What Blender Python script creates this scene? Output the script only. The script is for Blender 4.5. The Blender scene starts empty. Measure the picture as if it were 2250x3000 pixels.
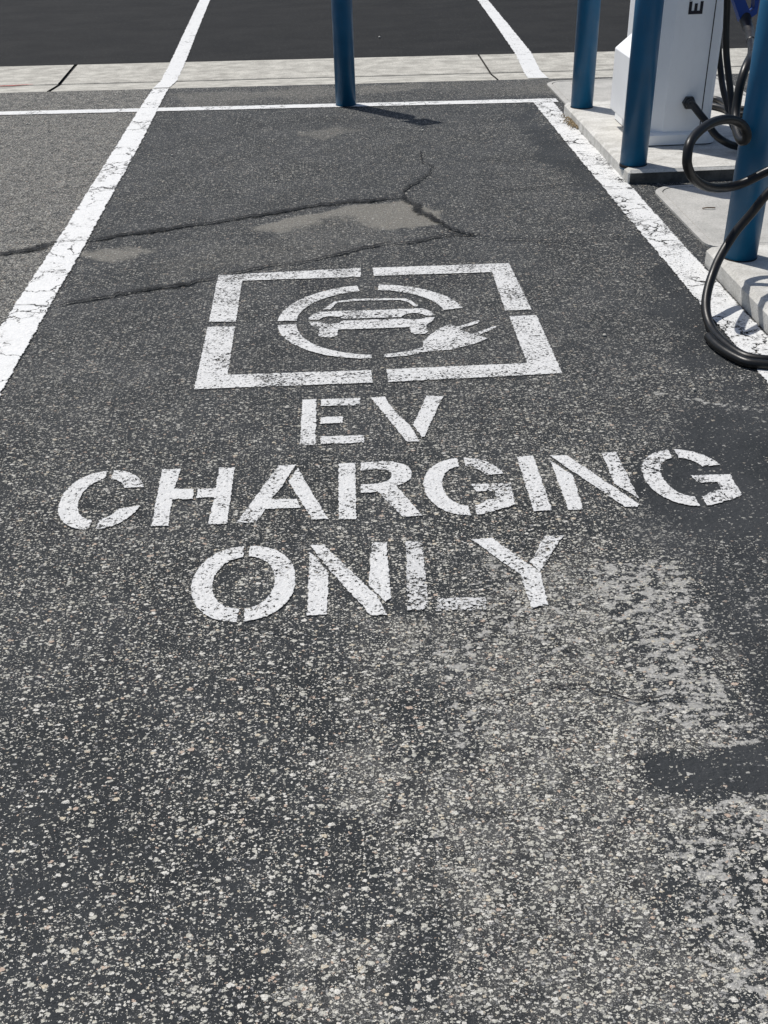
import bpy, bmesh, math, random
import numpy as np
from mathutils import Vector, Matrix
R = math.radians
random.seed(7); rng = np.random.default_rng(3)
S = bpy.context.scene; COL = S.collection

# ------------------------------------------------------------------ camera, sky, sun, exposure
cam_d = bpy.data.cameras.new('camera'); cam = bpy.data.objects.new('camera', cam_d); COL.objects.link(cam)
cam_d.sensor_fit = 'VERTICAL'; cam_d.sensor_height = 24.0; cam_d.lens = 24.0 * 3100 / 3000
cam_d.clip_start = 0.05; cam_d.clip_end = 5000

CX = Vector((0.99794615, -0.05935876, -0.02408361))     # image right, in the world
CY = Vector((-0.05231505, -0.53824043, -0.84116608))    # image down
CZ = Vector((0.03696781, 0.84069839, -0.54024032))      # line of sight
cam.matrix_world = Matrix(((CX.x, -CY.x, -CZ.x, 0), (CX.y, -CY.y, -CZ.y, 0), (CX.z, -CY.z, -CZ.z, 1.6), (0, 0, 0, 1)))
S.camera = cam

SUN_EL, SUN_AZ = 61.0, -41.0
w = bpy.data.worlds.new('World'); S.world = w; w.use_nodes = True
wn = w.node_tree; bg = wn.nodes['Background']
sky = wn.nodes.new('ShaderNodeTexSky'); sky.sky_type = 'NISHITA'; sky.sun_disc = False
sky.sun_elevation = R(SUN_EL); sky.sun_rotation = R(SUN_AZ); sky.air_density = 1.0; sky.dust_density = 1.5
wn.links.new(sky.outputs[0], bg.inputs[0]); bg.inputs[1].default_value = 0.085
sd = bpy.data.lights.new('sun', 'SUN'); sd.energy = 4.2; sd.angle = R(0.5); sd.color = (1.0, 0.96, 0.90)
sun = bpy.data.objects.new('sun', sd); COL.objects.link(sun)
to_sun = Vector((math.cos(R(SUN_EL)) * math.sin(R(SUN_AZ)), math.cos(R(SUN_EL)) * math.cos(R(SUN_AZ)), math.sin(R(SUN_EL))))
sun.rotation_euler = to_sun.to_track_quat('Z', 'Y').to_euler()
sun.location = to_sun * 30
S.render.engine = 'CYCLES'
S.view_settings.view_transform = 'Standard'; S.view_settings.look = 'None'
S.view_settings.exposure = 0.0; S.view_settings.gamma = 1.0

# ------------------------------------------------------------------ surveyed outlines (metres on the ground)
WORDS={"EV":[["E",[[[-0.124,3.208],[-0.074,3.208],[-0.078,2.889],[-0.13,2.892]],[[-0.062,3.206],[0.074,3.202],[0.069,3.144],[-0.062,3.153]],[[-0.064,3.077],[0.013,3.073],[0.009,3.025],[-0.065,3.027]],[[-0.066,2.945],[0.074,2.939],[0.072,2.886],[-0.066,2.893]]]],["V",[[[0.105,3.201],[0.155,3.202],[0.182,3.089],[0.226,2.981],[0.245,2.882],[0.243,2.877],[0.202,2.881]],[[0.293,3.194],[0.351,3.184],[0.263,2.907],[0.253,2.906],[0.231,2.989]]]]],"CHARGING":[["C",[[[-0.582,2.687],[-0.586,2.702],[-0.591,2.716],[-0.597,2.73],[-0.604,2.742],[-0.612,2.754],[-0.621,2.764],[-0.631,2.773],[-0.641,2.78],[-0.652,2.786],[-0.664,2.791],[-0.676,2.794],[-0.689,2.795],[-0.689,2.742],[-0.684,2.741],[-0.679,2.739],[-0.674,2.737],[-0.669,2.734],[-0.665,2.73],[-0.661,2.725],[-0.657,2.72],[-0.653,2.715],[-0.649,2.708],[-0.646,2.702],[-0.643,2.695],[-0.641,2.687]],[[-0.705,2.795],[-0.72,2.793],[-0.734,2.789],[-0.747,2.783],[-0.76,2.775],[-0.771,2.765],[-0.782,2.754],[-0.791,2.741],[-0.799,2.726],[-0.806,2.71],[-0.811,2.692],[-0.815,2.674],[-0.817,2.655],[-0.818,2.633],[-0.817,2.611],[-0.815,2.592],[-0.811,2.574],[-0.806,2.556],[-0.799,2.54],[-0.791,2.525],[-0.782,2.512],[-0.771,2.501],[-0.76,2.491],[-0.747,2.483],[-0.734,2.477],[-0.72,2.473],[-0.705,2.471],[-0.705,2.524],[-0.712,2.525],[-0.719,2.529],[-0.725,2.533],[-0.732,2.539],[-0.737,2.545],[-0.742,2.553],[-0.747,2.562],[-0.751,2.572],[-0.754,2.583],[-0.757,2.594],[-0.758,2.606],[-0.76,2.619],[-0.76,2.633],[-0.76,2.647],[-0.758,2.66],[-0.757,2.672],[-0.754,2.683],[-0.751,2.694],[-0.747,2.704],[-0.742,2.713],[-0.737,2.721],[-0.732,2.727],[-0.725,2.733],[-0.719,2.737],[-0.712,2.741],[-0.705,2.742]],[[-0.689,2.471],[-0.676,2.472],[-0.663,2.476],[-0.651,2.481],[-0.639,2.487],[-0.629,2.495],[-0.619,2.505],[-0.61,2.516],[-0.602,2.528],[-0.594,2.541],[-0.588,2.556],[-0.584,2.571],[-0.58,2.587],[-0.642,2.576],[-0.644,2.569],[-0.647,2.562],[-0.65,2.556],[-0.654,2.55],[-0.657,2.545],[-0.661,2.54],[-0.666,2.536],[-0.67,2.532],[-0.675,2.529],[-0.679,2.527],[-0.684,2.525],[-0.689,2.524]]]],["H",[[[-0.543,2.788],[-0.483,2.786],[-0.492,2.669],[-0.434,2.663],[-0.432,2.607],[-0.491,2.609],[-0.486,2.47],[-0.537,2.473]],[[-0.371,2.781],[-0.321,2.777],[-0.325,2.466],[-0.381,2.466],[-0.374,2.608],[-0.425,2.61],[-0.426,2.662],[-0.374,2.661]]]],["A",[[[-0.193,2.775],[-0.137,2.775],[-0.173,2.662],[-0.207,2.583],[-0.133,2.58],[-0.122,2.528],[-0.222,2.53],[-0.245,2.464],[-0.303,2.467]],[[-0.134,2.756],[-0.045,2.462],[-0.093,2.464],[-0.161,2.677]]]],["R",[[[-0.012,2.769],[0.041,2.769],[0.032,2.452],[-0.02,2.459]],[[0.054,2.768],[0.105,2.77],[0.153,2.764],[0.186,2.745],[0.204,2.716],[0.206,2.687],[0.198,2.658],[0.178,2.631],[0.154,2.62],[0.217,2.454],[0.159,2.454],[0.096,2.595],[0.076,2.59],[0.047,2.593],[0.049,2.641],[0.098,2.639],[0.125,2.65],[0.142,2.672],[0.142,2.699],[0.129,2.715],[0.103,2.721],[0.052,2.718]]]],["G",[[[0.475,2.659],[0.471,2.674],[0.465,2.688],[0.459,2.701],[0.451,2.713],[0.443,2.725],[0.434,2.734],[0.424,2.743],[0.413,2.75],[0.402,2.756],[0.39,2.761],[0.377,2.764],[0.364,2.765],[0.364,2.712],[0.37,2.711],[0.376,2.709],[0.381,2.706],[0.387,2.703],[0.392,2.699],[0.396,2.694],[0.401,2.689],[0.405,2.683],[0.409,2.677],[0.412,2.67],[0.415,2.662],[0.418,2.654]],[[0.348,2.765],[0.333,2.763],[0.318,2.759],[0.304,2.753],[0.291,2.745],[0.279,2.736],[0.269,2.724],[0.259,2.711],[0.251,2.696],[0.244,2.68],[0.238,2.663],[0.234,2.645],[0.232,2.625],[0.231,2.604],[0.232,2.583],[0.234,2.563],[0.238,2.545],[0.244,2.528],[0.251,2.512],[0.259,2.497],[0.269,2.484],[0.279,2.472],[0.291,2.463],[0.304,2.455],[0.318,2.449],[0.333,2.445],[0.348,2.443],[0.348,2.496],[0.34,2.497],[0.332,2.501],[0.325,2.505],[0.319,2.51],[0.313,2.517],[0.307,2.525],[0.302,2.534],[0.298,2.544],[0.294,2.554],[0.292,2.565],[0.29,2.577],[0.288,2.59],[0.288,2.604],[0.288,2.618],[0.29,2.631],[0.292,2.643],[0.294,2.654],[0.298,2.664],[0.302,2.674],[0.307,2.683],[0.313,2.691],[0.319,2.698],[0.325,2.703],[0.332,2.707],[0.34,2.711],[0.348,2.712]],[[0.364,2.443],[0.374,2.444],[0.385,2.446],[0.394,2.449],[0.404,2.453],[0.413,2.457],[0.421,2.463],[0.43,2.464],[0.458,2.475],[0.481,2.489],[0.486,2.606],[0.369,2.611],[0.378,2.565],[0.431,2.565],[0.43,2.523],[0.403,2.522],[0.397,2.515],[0.391,2.509],[0.385,2.504],[0.379,2.5],[0.372,2.497],[0.364,2.496]]]],["I",[[[0.526,2.756],[0.579,2.756],[0.577,2.448],[0.523,2.447]]]],["N",[[[0.621,2.722],[0.627,2.717],[0.674,2.63],[0.663,2.443],[0.619,2.444]],[[0.624,2.753],[0.679,2.751],[0.824,2.456],[0.815,2.44],[0.779,2.444]],[[0.784,2.753],[0.832,2.753],[0.83,2.483],[0.778,2.572]]]],["G",[[[1.116,2.645],[1.112,2.66],[1.106,2.674],[1.1,2.687],[1.092,2.699],[1.084,2.711],[1.075,2.72],[1.065,2.729],[1.054,2.736],[1.043,2.742],[1.031,2.747],[1.018,2.75],[1.005,2.751],[1.005,2.698],[1.011,2.697],[1.017,2.695],[1.022,2.692],[1.028,2.689],[1.033,2.685],[1.037,2.68],[1.042,2.675],[1.046,2.669],[1.05,2.663],[1.053,2.656],[1.056,2.648],[1.059,2.64]],[[0.989,2.751],[0.974,2.749],[0.959,2.745],[0.945,2.739],[0.932,2.731],[0.92,2.722],[0.91,2.71],[0.9,2.697],[0.892,2.682],[0.885,2.666],[0.879,2.649],[0.875,2.631],[0.873,2.611],[0.872,2.59],[0.873,2.569],[0.875,2.549],[0.879,2.531],[0.885,2.514],[0.892,2.498],[0.9,2.483],[0.91,2.47],[0.92,2.458],[0.932,2.449],[0.945,2.441],[0.959,2.435],[0.974,2.431],[0.989,2.429],[0.989,2.482],[0.981,2.483],[0.973,2.487],[0.966,2.491],[0.96,2.496],[0.954,2.503],[0.948,2.511],[0.943,2.52],[0.939,2.53],[0.935,2.54],[0.933,2.551],[0.931,2.563],[0.929,2.576],[0.929,2.59],[0.929,2.604],[0.931,2.617],[0.933,2.629],[0.935,2.64],[0.939,2.65],[0.943,2.66],[0.948,2.669],[0.954,2.677],[0.96,2.684],[0.966,2.689],[0.973,2.693],[0.981,2.697],[0.989,2.698]],[[1.005,2.429],[1.015,2.43],[1.026,2.432],[1.035,2.435],[1.045,2.439],[1.054,2.443],[1.062,2.449],[1.071,2.45],[1.099,2.461],[1.122,2.475],[1.127,2.592],[1.01,2.597],[1.019,2.551],[1.072,2.551],[1.071,2.509],[1.044,2.508],[1.038,2.501],[1.032,2.495],[1.026,2.49],[1.02,2.486],[1.013,2.483],[1.005,2.482]]]]],"ONLY":[["O",[[[-0.259,2.027],[-0.244,2.028],[-0.23,2.031],[-0.217,2.036],[-0.205,2.042],[-0.193,2.049],[-0.182,2.058],[-0.172,2.069],[-0.163,2.08],[-0.155,2.093],[-0.148,2.107],[-0.143,2.122],[-0.138,2.137],[-0.135,2.154],[-0.133,2.171],[-0.133,2.19],[-0.133,2.209],[-0.135,2.226],[-0.138,2.243],[-0.143,2.258],[-0.148,2.273],[-0.155,2.287],[-0.163,2.3],[-0.172,2.311],[-0.182,2.322],[-0.193,2.331],[-0.205,2.338],[-0.217,2.344],[-0.23,2.349],[-0.244,2.352],[-0.259,2.353],[-0.26,2.3],[-0.252,2.299],[-0.244,2.296],[-0.236,2.293],[-0.229,2.289],[-0.223,2.284],[-0.217,2.277],[-0.211,2.271],[-0.206,2.263],[-0.202,2.254],[-0.198,2.245],[-0.195,2.235],[-0.192,2.225],[-0.19,2.214],[-0.189,2.203],[-0.189,2.19],[-0.189,2.177],[-0.19,2.166],[-0.192,2.155],[-0.195,2.145],[-0.198,2.135],[-0.202,2.126],[-0.206,2.117],[-0.211,2.109],[-0.217,2.103],[-0.223,2.096],[-0.229,2.091],[-0.236,2.087],[-0.244,2.084],[-0.252,2.081],[-0.26,2.08]],[[-0.273,2.353],[-0.288,2.352],[-0.302,2.349],[-0.315,2.344],[-0.327,2.338],[-0.339,2.331],[-0.35,2.322],[-0.36,2.311],[-0.369,2.3],[-0.377,2.287],[-0.384,2.273],[-0.389,2.258],[-0.394,2.243],[-0.397,2.226],[-0.399,2.209],[-0.4,2.19],[-0.399,2.171],[-0.397,2.154],[-0.394,2.137],[-0.389,2.122],[-0.384,2.107],[-0.377,2.093],[-0.369,2.08],[-0.36,2.069],[-0.35,2.058],[-0.339,2.049],[-0.327,2.042],[-0.315,2.036],[-0.302,2.031],[-0.288,2.028],[-0.273,2.027],[-0.272,2.08],[-0.28,2.081],[-0.288,2.084],[-0.296,2.087],[-0.303,2.091],[-0.309,2.096],[-0.315,2.103],[-0.321,2.109],[-0.326,2.117],[-0.33,2.126],[-0.334,2.135],[-0.337,2.145],[-0.34,2.155],[-0.342,2.166],[-0.343,2.177],[-0.343,2.19],[-0.343,2.203],[-0.342,2.214],[-0.34,2.225],[-0.337,2.235],[-0.334,2.245],[-0.33,2.254],[-0.326,2.263],[-0.321,2.271],[-0.315,2.277],[-0.309,2.284],[-0.303,2.289],[-0.296,2.293],[-0.288,2.296],[-0.28,2.299],[-0.272,2.3]]]],["N",[[[-0.1,2.308],[-0.088,2.298],[-0.049,2.211],[-0.055,2.038],[-0.106,2.037]],[[-0.1,2.342],[-0.06,2.34],[0.069,2.104],[0.091,2.022],[0.049,2.024],[-0.044,2.211]],[[0.067,2.338],[0.109,2.336],[0.105,2.092],[0.089,2.073],[0.049,2.146]]]],["L",[[[0.157,2.337],[0.203,2.332],[0.194,2.033],[0.139,2.034]],[[0.218,2.077],[0.337,2.073],[0.333,2.021],[0.207,2.025]]]],["Y",[[[0.332,2.327],[0.39,2.33],[0.491,2.161],[0.485,2.025],[0.44,2.017],[0.435,2.156]],[[0.53,2.325],[0.584,2.323],[0.489,2.161],[0.47,2.208]]]]]}
SYMBOL={"frame":[[[-0.495,4.451],[0.127,4.464],[0.122,4.35],[-0.384,4.368],[-0.385,3.914],[-0.494,3.927]],[[-0.495,3.877],[-0.385,3.871],[-0.385,3.434],[0.121,3.416],[0.122,3.311],[-0.497,3.327]],[[0.175,4.458],[0.774,4.442],[0.778,3.902],[0.671,3.903],[0.682,4.337],[0.175,4.355]],[[0.677,3.846],[0.787,3.847],[0.781,3.314],[0.171,3.311],[0.172,3.417],[0.672,3.414]]],"ring":[[[0.102,4.251],[0.078,4.248],[0.055,4.243],[0.033,4.236],[0.01,4.228],[-0.011,4.219],[-0.032,4.208],[-0.053,4.196],[-0.072,4.183],[-0.091,4.168],[-0.108,4.152],[-0.125,4.136],[-0.141,4.118],[-0.155,4.099],[-0.168,4.08],[-0.18,4.059],[-0.191,4.038],[-0.2,4.016],[-0.208,3.994],[-0.214,3.971],[-0.219,3.948],[-0.223,3.925],[-0.224,3.901],[-0.147,3.897],[-0.145,3.916],[-0.143,3.935],[-0.14,3.953],[-0.135,3.971],[-0.129,3.989],[-0.122,4.007],[-0.114,4.024],[-0.105,4.04],[-0.095,4.056],[-0.084,4.071],[-0.072,4.086],[-0.059,4.1],[-0.045,4.113],[-0.03,4.125],[-0.014,4.136],[0.002,4.146],[0.019,4.155],[0.036,4.163],[0.054,4.17],[0.072,4.176],[0.091,4.18],[0.11,4.184]],[[-0.224,3.863],[-0.222,3.838],[-0.219,3.813],[-0.213,3.789],[-0.206,3.765],[-0.198,3.742],[-0.188,3.719],[-0.176,3.698],[-0.163,3.676],[-0.149,3.656],[-0.133,3.637],[-0.116,3.619],[-0.098,3.602],[-0.079,3.586],[-0.059,3.572],[-0.037,3.559],[-0.016,3.547],[0.007,3.537],[0.03,3.529],[0.054,3.522],[0.078,3.516],[0.103,3.513],[0.128,3.511],[0.129,3.546],[0.107,3.55],[0.086,3.556],[0.065,3.562],[0.044,3.57],[0.024,3.58],[0.005,3.59],[-0.013,3.602],[-0.03,3.615],[-0.046,3.629],[-0.062,3.643],[-0.076,3.659],[-0.089,3.676],[-0.1,3.693],[-0.111,3.711],[-0.12,3.73],[-0.128,3.749],[-0.134,3.768],[-0.139,3.787],[-0.143,3.807],[-0.146,3.827],[-0.147,3.847],[-0.147,3.867]],[[0.192,4.251],[0.213,4.248],[0.234,4.244],[0.255,4.238],[0.275,4.231],[0.295,4.223],[0.314,4.215],[0.332,4.204],[0.351,4.193],[0.368,4.181],[0.385,4.168],[0.401,4.154],[0.416,4.139],[0.43,4.123],[0.443,4.107],[0.456,4.09],[0.467,4.072],[0.477,4.053],[0.487,4.034],[0.495,4.014],[0.502,3.994],[0.508,3.974],[0.512,3.953],[0.432,3.937],[0.429,3.954],[0.425,3.97],[0.42,3.986],[0.414,4.002],[0.408,4.017],[0.4,4.032],[0.392,4.047],[0.383,4.061],[0.373,4.074],[0.362,4.087],[0.35,4.1],[0.338,4.112],[0.325,4.123],[0.311,4.133],[0.297,4.143],[0.282,4.152],[0.267,4.16],[0.251,4.167],[0.235,4.173],[0.218,4.178],[0.201,4.182],[0.184,4.186]]],"car":[[[-0.046,4.003],[0.002,4.083],[0.083,4.101],[0.228,4.091],[0.295,4.08],[0.318,4.045],[0.341,3.987],[0.319,3.99],[0.301,4.033],[0.268,4.065],[0.113,4.077],[0.014,4.068],[-0.007,4.015],[-0.015,3.996]],[[-0.104,3.901],[-0.102,3.927],[-0.084,3.958],[-0.059,3.981],[0.144,3.974],[0.352,3.968],[0.38,3.935],[0.392,3.901],[0.385,3.887],[0.353,3.89],[0.342,3.908],[0.318,3.922],[0.287,3.917],[0.268,3.899],[0.26,3.885],[0.145,3.891],[0.03,3.896],[0.016,3.916],[-0.014,3.927],[-0.044,3.92],[-0.06,3.896]],[[-0.104,3.882],[-0.06,3.88],[-0.047,3.862],[-0.015,3.85],[0.014,3.854],[0.03,3.878],[0.244,3.872],[0.264,3.872],[0.278,3.864],[0.307,3.856],[0.338,3.859],[0.356,3.873],[0.391,3.871],[0.383,3.837],[0.358,3.808],[0.351,3.79],[0.352,3.728],[0.339,3.712],[0.3,3.71],[0.287,3.73],[0.282,3.782],[0.013,3.789],[0.007,3.732],[-0.018,3.717],[-0.056,3.727],[-0.066,3.746],[-0.063,3.795],[-0.085,3.829],[-0.099,3.862]]],"plug":[[[0.443,3.795],[0.464,3.768],[0.552,3.821],[0.561,3.816],[0.551,3.792],[0.473,3.738],[0.513,3.691],[0.526,3.702],[0.607,3.758],[0.617,3.753],[0.609,3.735],[0.535,3.674],[0.567,3.643],[0.513,3.599],[0.418,3.556],[0.333,3.548],[0.247,3.519],[0.17,3.516],[0.172,3.544],[0.264,3.562],[0.316,3.59],[0.323,3.642],[0.352,3.698],[0.397,3.76]]]}
CRACKS=[[0.04,[[-1.633,4.774],[-1.525,4.841],[-1.412,4.904],[-1.297,4.995]]],[0.006,[[-1.297,4.995],[-1.215,4.998],[-1.145,4.996]]],[0.034,[[-1.149,4.996],[-0.985,5.064],[-0.817,5.14],[-0.64,5.174],[-0.44,5.243],[-0.258,5.317],[-0.071,5.385],[0.071,5.438],[0.215,5.458],[0.392,5.507]]],[0.014,[[0.383,5.525],[0.433,5.638],[0.496,5.789],[0.571,5.908],[0.597,6.02],[0.626,6.094]]],[0.034,[[0.393,5.524],[0.44,5.282],[0.505,5.113],[0.579,4.959],[0.699,4.859]]],[0.007,[[-1.311,4.195],[-1.171,4.153],[-1.118,4.172]]],[0.026,[[-1.118,4.172],[-0.995,4.218],[-0.814,4.291],[-0.588,4.355],[-0.485,4.426]]],[0.016,[[-0.485,4.426],[-0.239,4.558],[-0.075,4.598],[0.093,4.657],[0.288,4.753]]],[0.024,[[0.288,4.753],[0.489,4.839],[0.591,4.873],[0.7,4.866]]],[0.007,[[0.698,4.852],[0.744,4.792],[0.89,4.759],[1.033,4.72],[1.312,4.716],[1.365,4.756]]],[0.006,[[0.82,5.488],[1.099,5.55],[1.274,5.567],[1.418,5.547]]],[0.005,[[0.626,6.094],[0.757,6.175],[0.943,6.167],[1.093,6.103]]],[0.004,[[0.078,1.712],[0.15,1.715],[0.216,1.715],[0.281,1.708],[0.347,1.708],[0.39,1.719],[0.443,1.729],[0.499,1.725],[0.535,1.704],[0.567,1.689],[0.616,1.683],[0.685,1.672],[0.726,1.659],[0.758,1.647]]],[0.004,[[0.457,1.943],[0.478,1.906],[0.496,1.863],[0.508,1.817]]],[0.005,[[-0.309,2.016],[-0.241,1.989],[-0.18,1.977],[-0.114,1.968]]],[0.007,[[0.558,6.44],[0.564,6.331],[0.537,6.209],[0.577,6.062],[0.609,5.96]]]]
FIELDS=[["e",0.88,0.16,[[0.13,1.9],[0.65,2.16],[0.88,2.21],[0.81,1.6],[0.78,1.36],[0.69,0.83],[-0.09,0.89],[-0.02,1.26],[0.09,1.6]]],["e",0.55,0.1,[[-0.61,2.5],[-0.42,2.46],[-0.37,2.22],[-0.54,2.27]]],["e",0.62,0.06,[[-0.07,2.04],[0.05,2.03],[0.1,1.77],[0.03,1.66],[-0.04,1.82]]],["e",0.34,0.12,[[-0.8,1.61],[-0.56,1.66],[-0.45,1.29],[-0.55,1.16],[-0.68,1.17]]],["e",0.5,0.08,[[-0.39,1.29],[-0.22,1.25],[-0.23,1.17],[-0.35,1.2]]],["e",0.3,0.1,[[0.05,1.17],[0.18,1.19],[0.13,0.94],[0.04,0.98]]],["e",0.36,0.08,[[-0.05,1.39],[0.1,1.47],[0.06,1.25],[-0.04,1.21]]],["p",0.22,0.12,[[0.13,1.9],[0.65,2.16],[0.88,2.21],[0.81,1.6],[0.91,1.35],[0.69,0.83],[0.06,0.88],[0.08,1.48]]],["p",0.46,0.07,[[0.3,2.24],[0.63,2.29],[0.61,1.82],[0.45,1.77],[0.3,1.88]]],["e",0.42,0.06,[[0.65,2.26],[0.88,2.22],[0.84,1.71],[0.8,1.54],[0.66,1.61],[0.66,1.85],[0.63,2.05]]],["p",0.66,0.035,[[0.6,2.26],[0.88,2.22],[0.84,1.71],[0.8,1.54],[0.66,1.61],[0.64,1.85],[0.61,2.05]]],["p",0.56,0.06,[[0.17,1.92],[0.33,1.93],[0.33,1.82],[0.2,1.72]]],["p",0.5,0.05,[[0.19,1.69],[0.29,1.73],[0.28,1.61],[0.2,1.59]]],["e",0.5,0.08,[[0.64,1.38],[0.93,1.41],[0.69,0.83],[0.51,0.84],[0.58,1.17]]],["p",0.6,0.06,[[0.59,1.36],[0.8,1.4],[0.7,0.86],[0.5,0.88],[0.54,1.22]]],["p",0.62,0.03,[[0.57,1.67],[0.62,1.68],[0.64,1.6],[0.57,1.56]]],["p",0.6,0.03,[[0.4,1.46],[0.44,1.4],[0.41,1.38],[0.38,1.43]]],["p",0.55,0.05,[[0.69,1.61],[0.83,1.59],[0.81,1.49],[0.68,1.5]]],["p",0.46,0.05,[[-0.61,2.5],[-0.44,2.46],[-0.43,2.33],[-0.56,2.36]]],["p",0.58,0.012,[[1.04,3.16],[1.18,3.09],[1.38,2.98],[1.37,2.95],[1.16,3.05],[1.03,3.14]]],["p",0.48,0.02,[[0.94,2.27],[0.97,2.27],[1.03,2.17],[1.04,2.07],[0.99,2.11],[0.94,2.22]]],["p",0.45,0.03,[[0.94,2.1],[1.04,2.05],[1.0,1.94],[0.93,2.02]]],["e",0.07,0.08,[[0.97,2.91],[1.58,3.08],[1.22,2.21],[0.92,2.28],[0.83,2.43]]],["e",0.26,0.03,[[0.9,2.25],[1.25,2.28],[0.94,1.53],[0.84,1.61],[0.87,1.83]]],["e",0.1,0.012,[[0.58,1.51],[0.94,1.53],[0.89,1.39],[0.6,1.42],[0.57,1.45]]],["p",0.0,0.01,[[0.58,1.51],[0.94,1.53],[0.89,1.39],[0.6,1.42],[0.57,1.45]]],["e",0.05,0.015,[[0.63,1.7],[0.65,1.67],[0.62,1.61],[0.6,1.59],[0.62,1.64]]],["e",0.1,0.1,[[1.42,6.16],[1.56,5.93],[1.51,4.18],[1.44,3.13],[1.32,3.14],[1.33,4.09]]],["e",0.05,0.06,[[1.42,7.51],[1.45,6.15],[1.41,5.41],[1.31,5.6],[1.2,7.13]]],["t",0.95,0.03,[[-0.39,5.08],[-0.16,5.25],[0.12,5.38],[0.39,5.44],[0.52,5.23],[0.53,5.05],[0.32,4.96],[-0.03,4.98]]],["t",0.8,0.05,[[-1.13,4.82],[-0.9,4.92],[-0.6,4.99],[-0.57,4.91],[-0.77,4.78],[-1.02,4.72]]],["t",0.5,0.05,[[-0.12,7.03],[0.06,7.19],[0.2,7.01],[-0.01,6.8]]],["t",0.3,0.08,[[0.11,5.2],[0.4,4.8],[-0.03,4.61],[-0.64,4.45],[-0.87,4.71]]],["t",0.5,0.08,[[-1.1,8.44],[0.71,8.45],[0.68,8.11],[-1.05,8.03]]],["d",0.9,0.02,[[0.54,5.01],[0.6,4.95],[0.64,4.86],[0.53,4.82],[0.49,4.87]]],["d",0.8,0.04,[[0.26,4.34],[0.56,4.32],[0.56,4.19],[0.34,4.17]]],["d",0.8,0.03,[[0.48,4.52],[0.6,4.51],[0.61,4.44],[0.47,4.45]]],["d",0.7,0.04,[[-0.12,4.3],[0.04,4.33],[0.0,4.2],[-0.15,4.12]]],["c",0.6,0.1,[[0.96,2.98],[1.6,3.15],[1.22,2.21],[0.92,2.28],[0.83,2.43]]],["c",0.45,0.05,[[0.9,2.25],[1.25,2.28],[0.94,1.53],[0.84,1.61],[0.87,1.83]]],["c",0.5,0.03,[[0.58,1.51],[0.94,1.53],[0.89,1.39],[0.6,1.42],[0.57,1.45]]]]
CABLES={"gland":[[2.033,5.98,0.294],[2.049,5.93,0.265],[2.083,5.88,0.222],[2.117,5.84,0.175],[2.163,5.82,0.142],[2.243,5.85,0.105]],"loop":[[2.005,5.35,0.822],[2.001,5.3,0.802],[1.983,5.2,0.781],[1.918,5.0,0.775],[1.832,4.75,0.784],[1.735,4.5,0.803],[1.689,4.4,0.801],[1.66,4.35,0.777],[1.64,4.32,0.732],[1.63,4.3,0.676],[1.62,4.27,0.631],[1.61,4.22,0.597],[1.601,4.16,0.577],[1.599,4.11,0.568],[1.608,4.09,0.578],[1.606,4.09,0.603],[1.584,4.09,0.632],[1.542,4.07,0.655],[1.489,4.03,0.669],[1.433,3.98,0.673],[1.379,3.93,0.666],[1.332,3.88,0.65],[1.303,3.84,0.629],[1.295,3.82,0.592],[1.3,3.82,0.562],[1.325,3.84,0.522],[1.367,3.88,0.483],[1.433,3.95,0.444],[1.517,4.04,0.411],[1.586,4.075,0.407],[1.64,4.075,0.426],[1.701,4.06,0.463],[1.763,4.04,0.492],[1.789,4.0,0.48],[1.759,3.97,0.456],[1.708,3.96,0.441],[1.663,3.955,0.398],[1.62,3.955,0.333],[1.574,3.95,0.275],[1.535,3.93,0.224],[1.49,3.88,0.181],[1.452,3.82,0.145],[1.424,3.77,0.106],[1.405,3.72,0.071],[1.396,3.665,0.041],[1.394,3.596,0.022],[1.393,3.497,0.022],[1.406,3.406,0.022],[1.434,3.335,0.022],[1.498,3.303,0.022],[1.568,3.304,0.022]],"second":[[1.363,3.531,0.019],[1.363,3.475,0.019],[1.374,3.411,0.019],[1.396,3.347,0.019],[1.427,3.295,0.019],[1.486,3.27,0.019]],"v1":[[2.093,5.95,1.018],[2.123,5.95,0.824],[2.134,5.95,0.725],[2.141,5.94,0.642],[2.153,5.93,0.558],[2.164,5.91,0.492],[2.178,5.88,0.409],[2.185,5.85,0.344],[2.183,5.8,0.284],[2.165,5.7,0.253]],"v2":[[2.261,6.42,0.585],[2.28,6.4,0.477],[2.293,6.38,0.405],[2.293,6.34,0.356],[2.287,6.26,0.304],[2.285,6.18,0.256],[2.279,6.1,0.213],[2.259,6.0,0.198]],"e1":[[2.488,7.168,0.09],[2.527,7.118,0.09],[2.557,7.069,0.09],[2.567,6.962,0.09],[2.58,6.817,0.09]],"e2":[[2.424,6.967,0.09],[2.459,6.909,0.09],[2.487,6.858,0.09],[2.509,6.79,0.09],[2.529,6.669,0.09]],"conn":[[1.927,5.35,0.911],[1.961,5.35,0.848],[1.98,5.35,0.808],[1.986,5.35,0.804],[2.026,5.35,0.826],[2.052,5.35,0.842],[2.054,5.35,0.907],[2.029,5.35,0.908],[2.04,5.35,0.863],[2.016,5.35,0.846],[1.988,5.35,0.9],[1.983,5.35,0.909]]}

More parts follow.
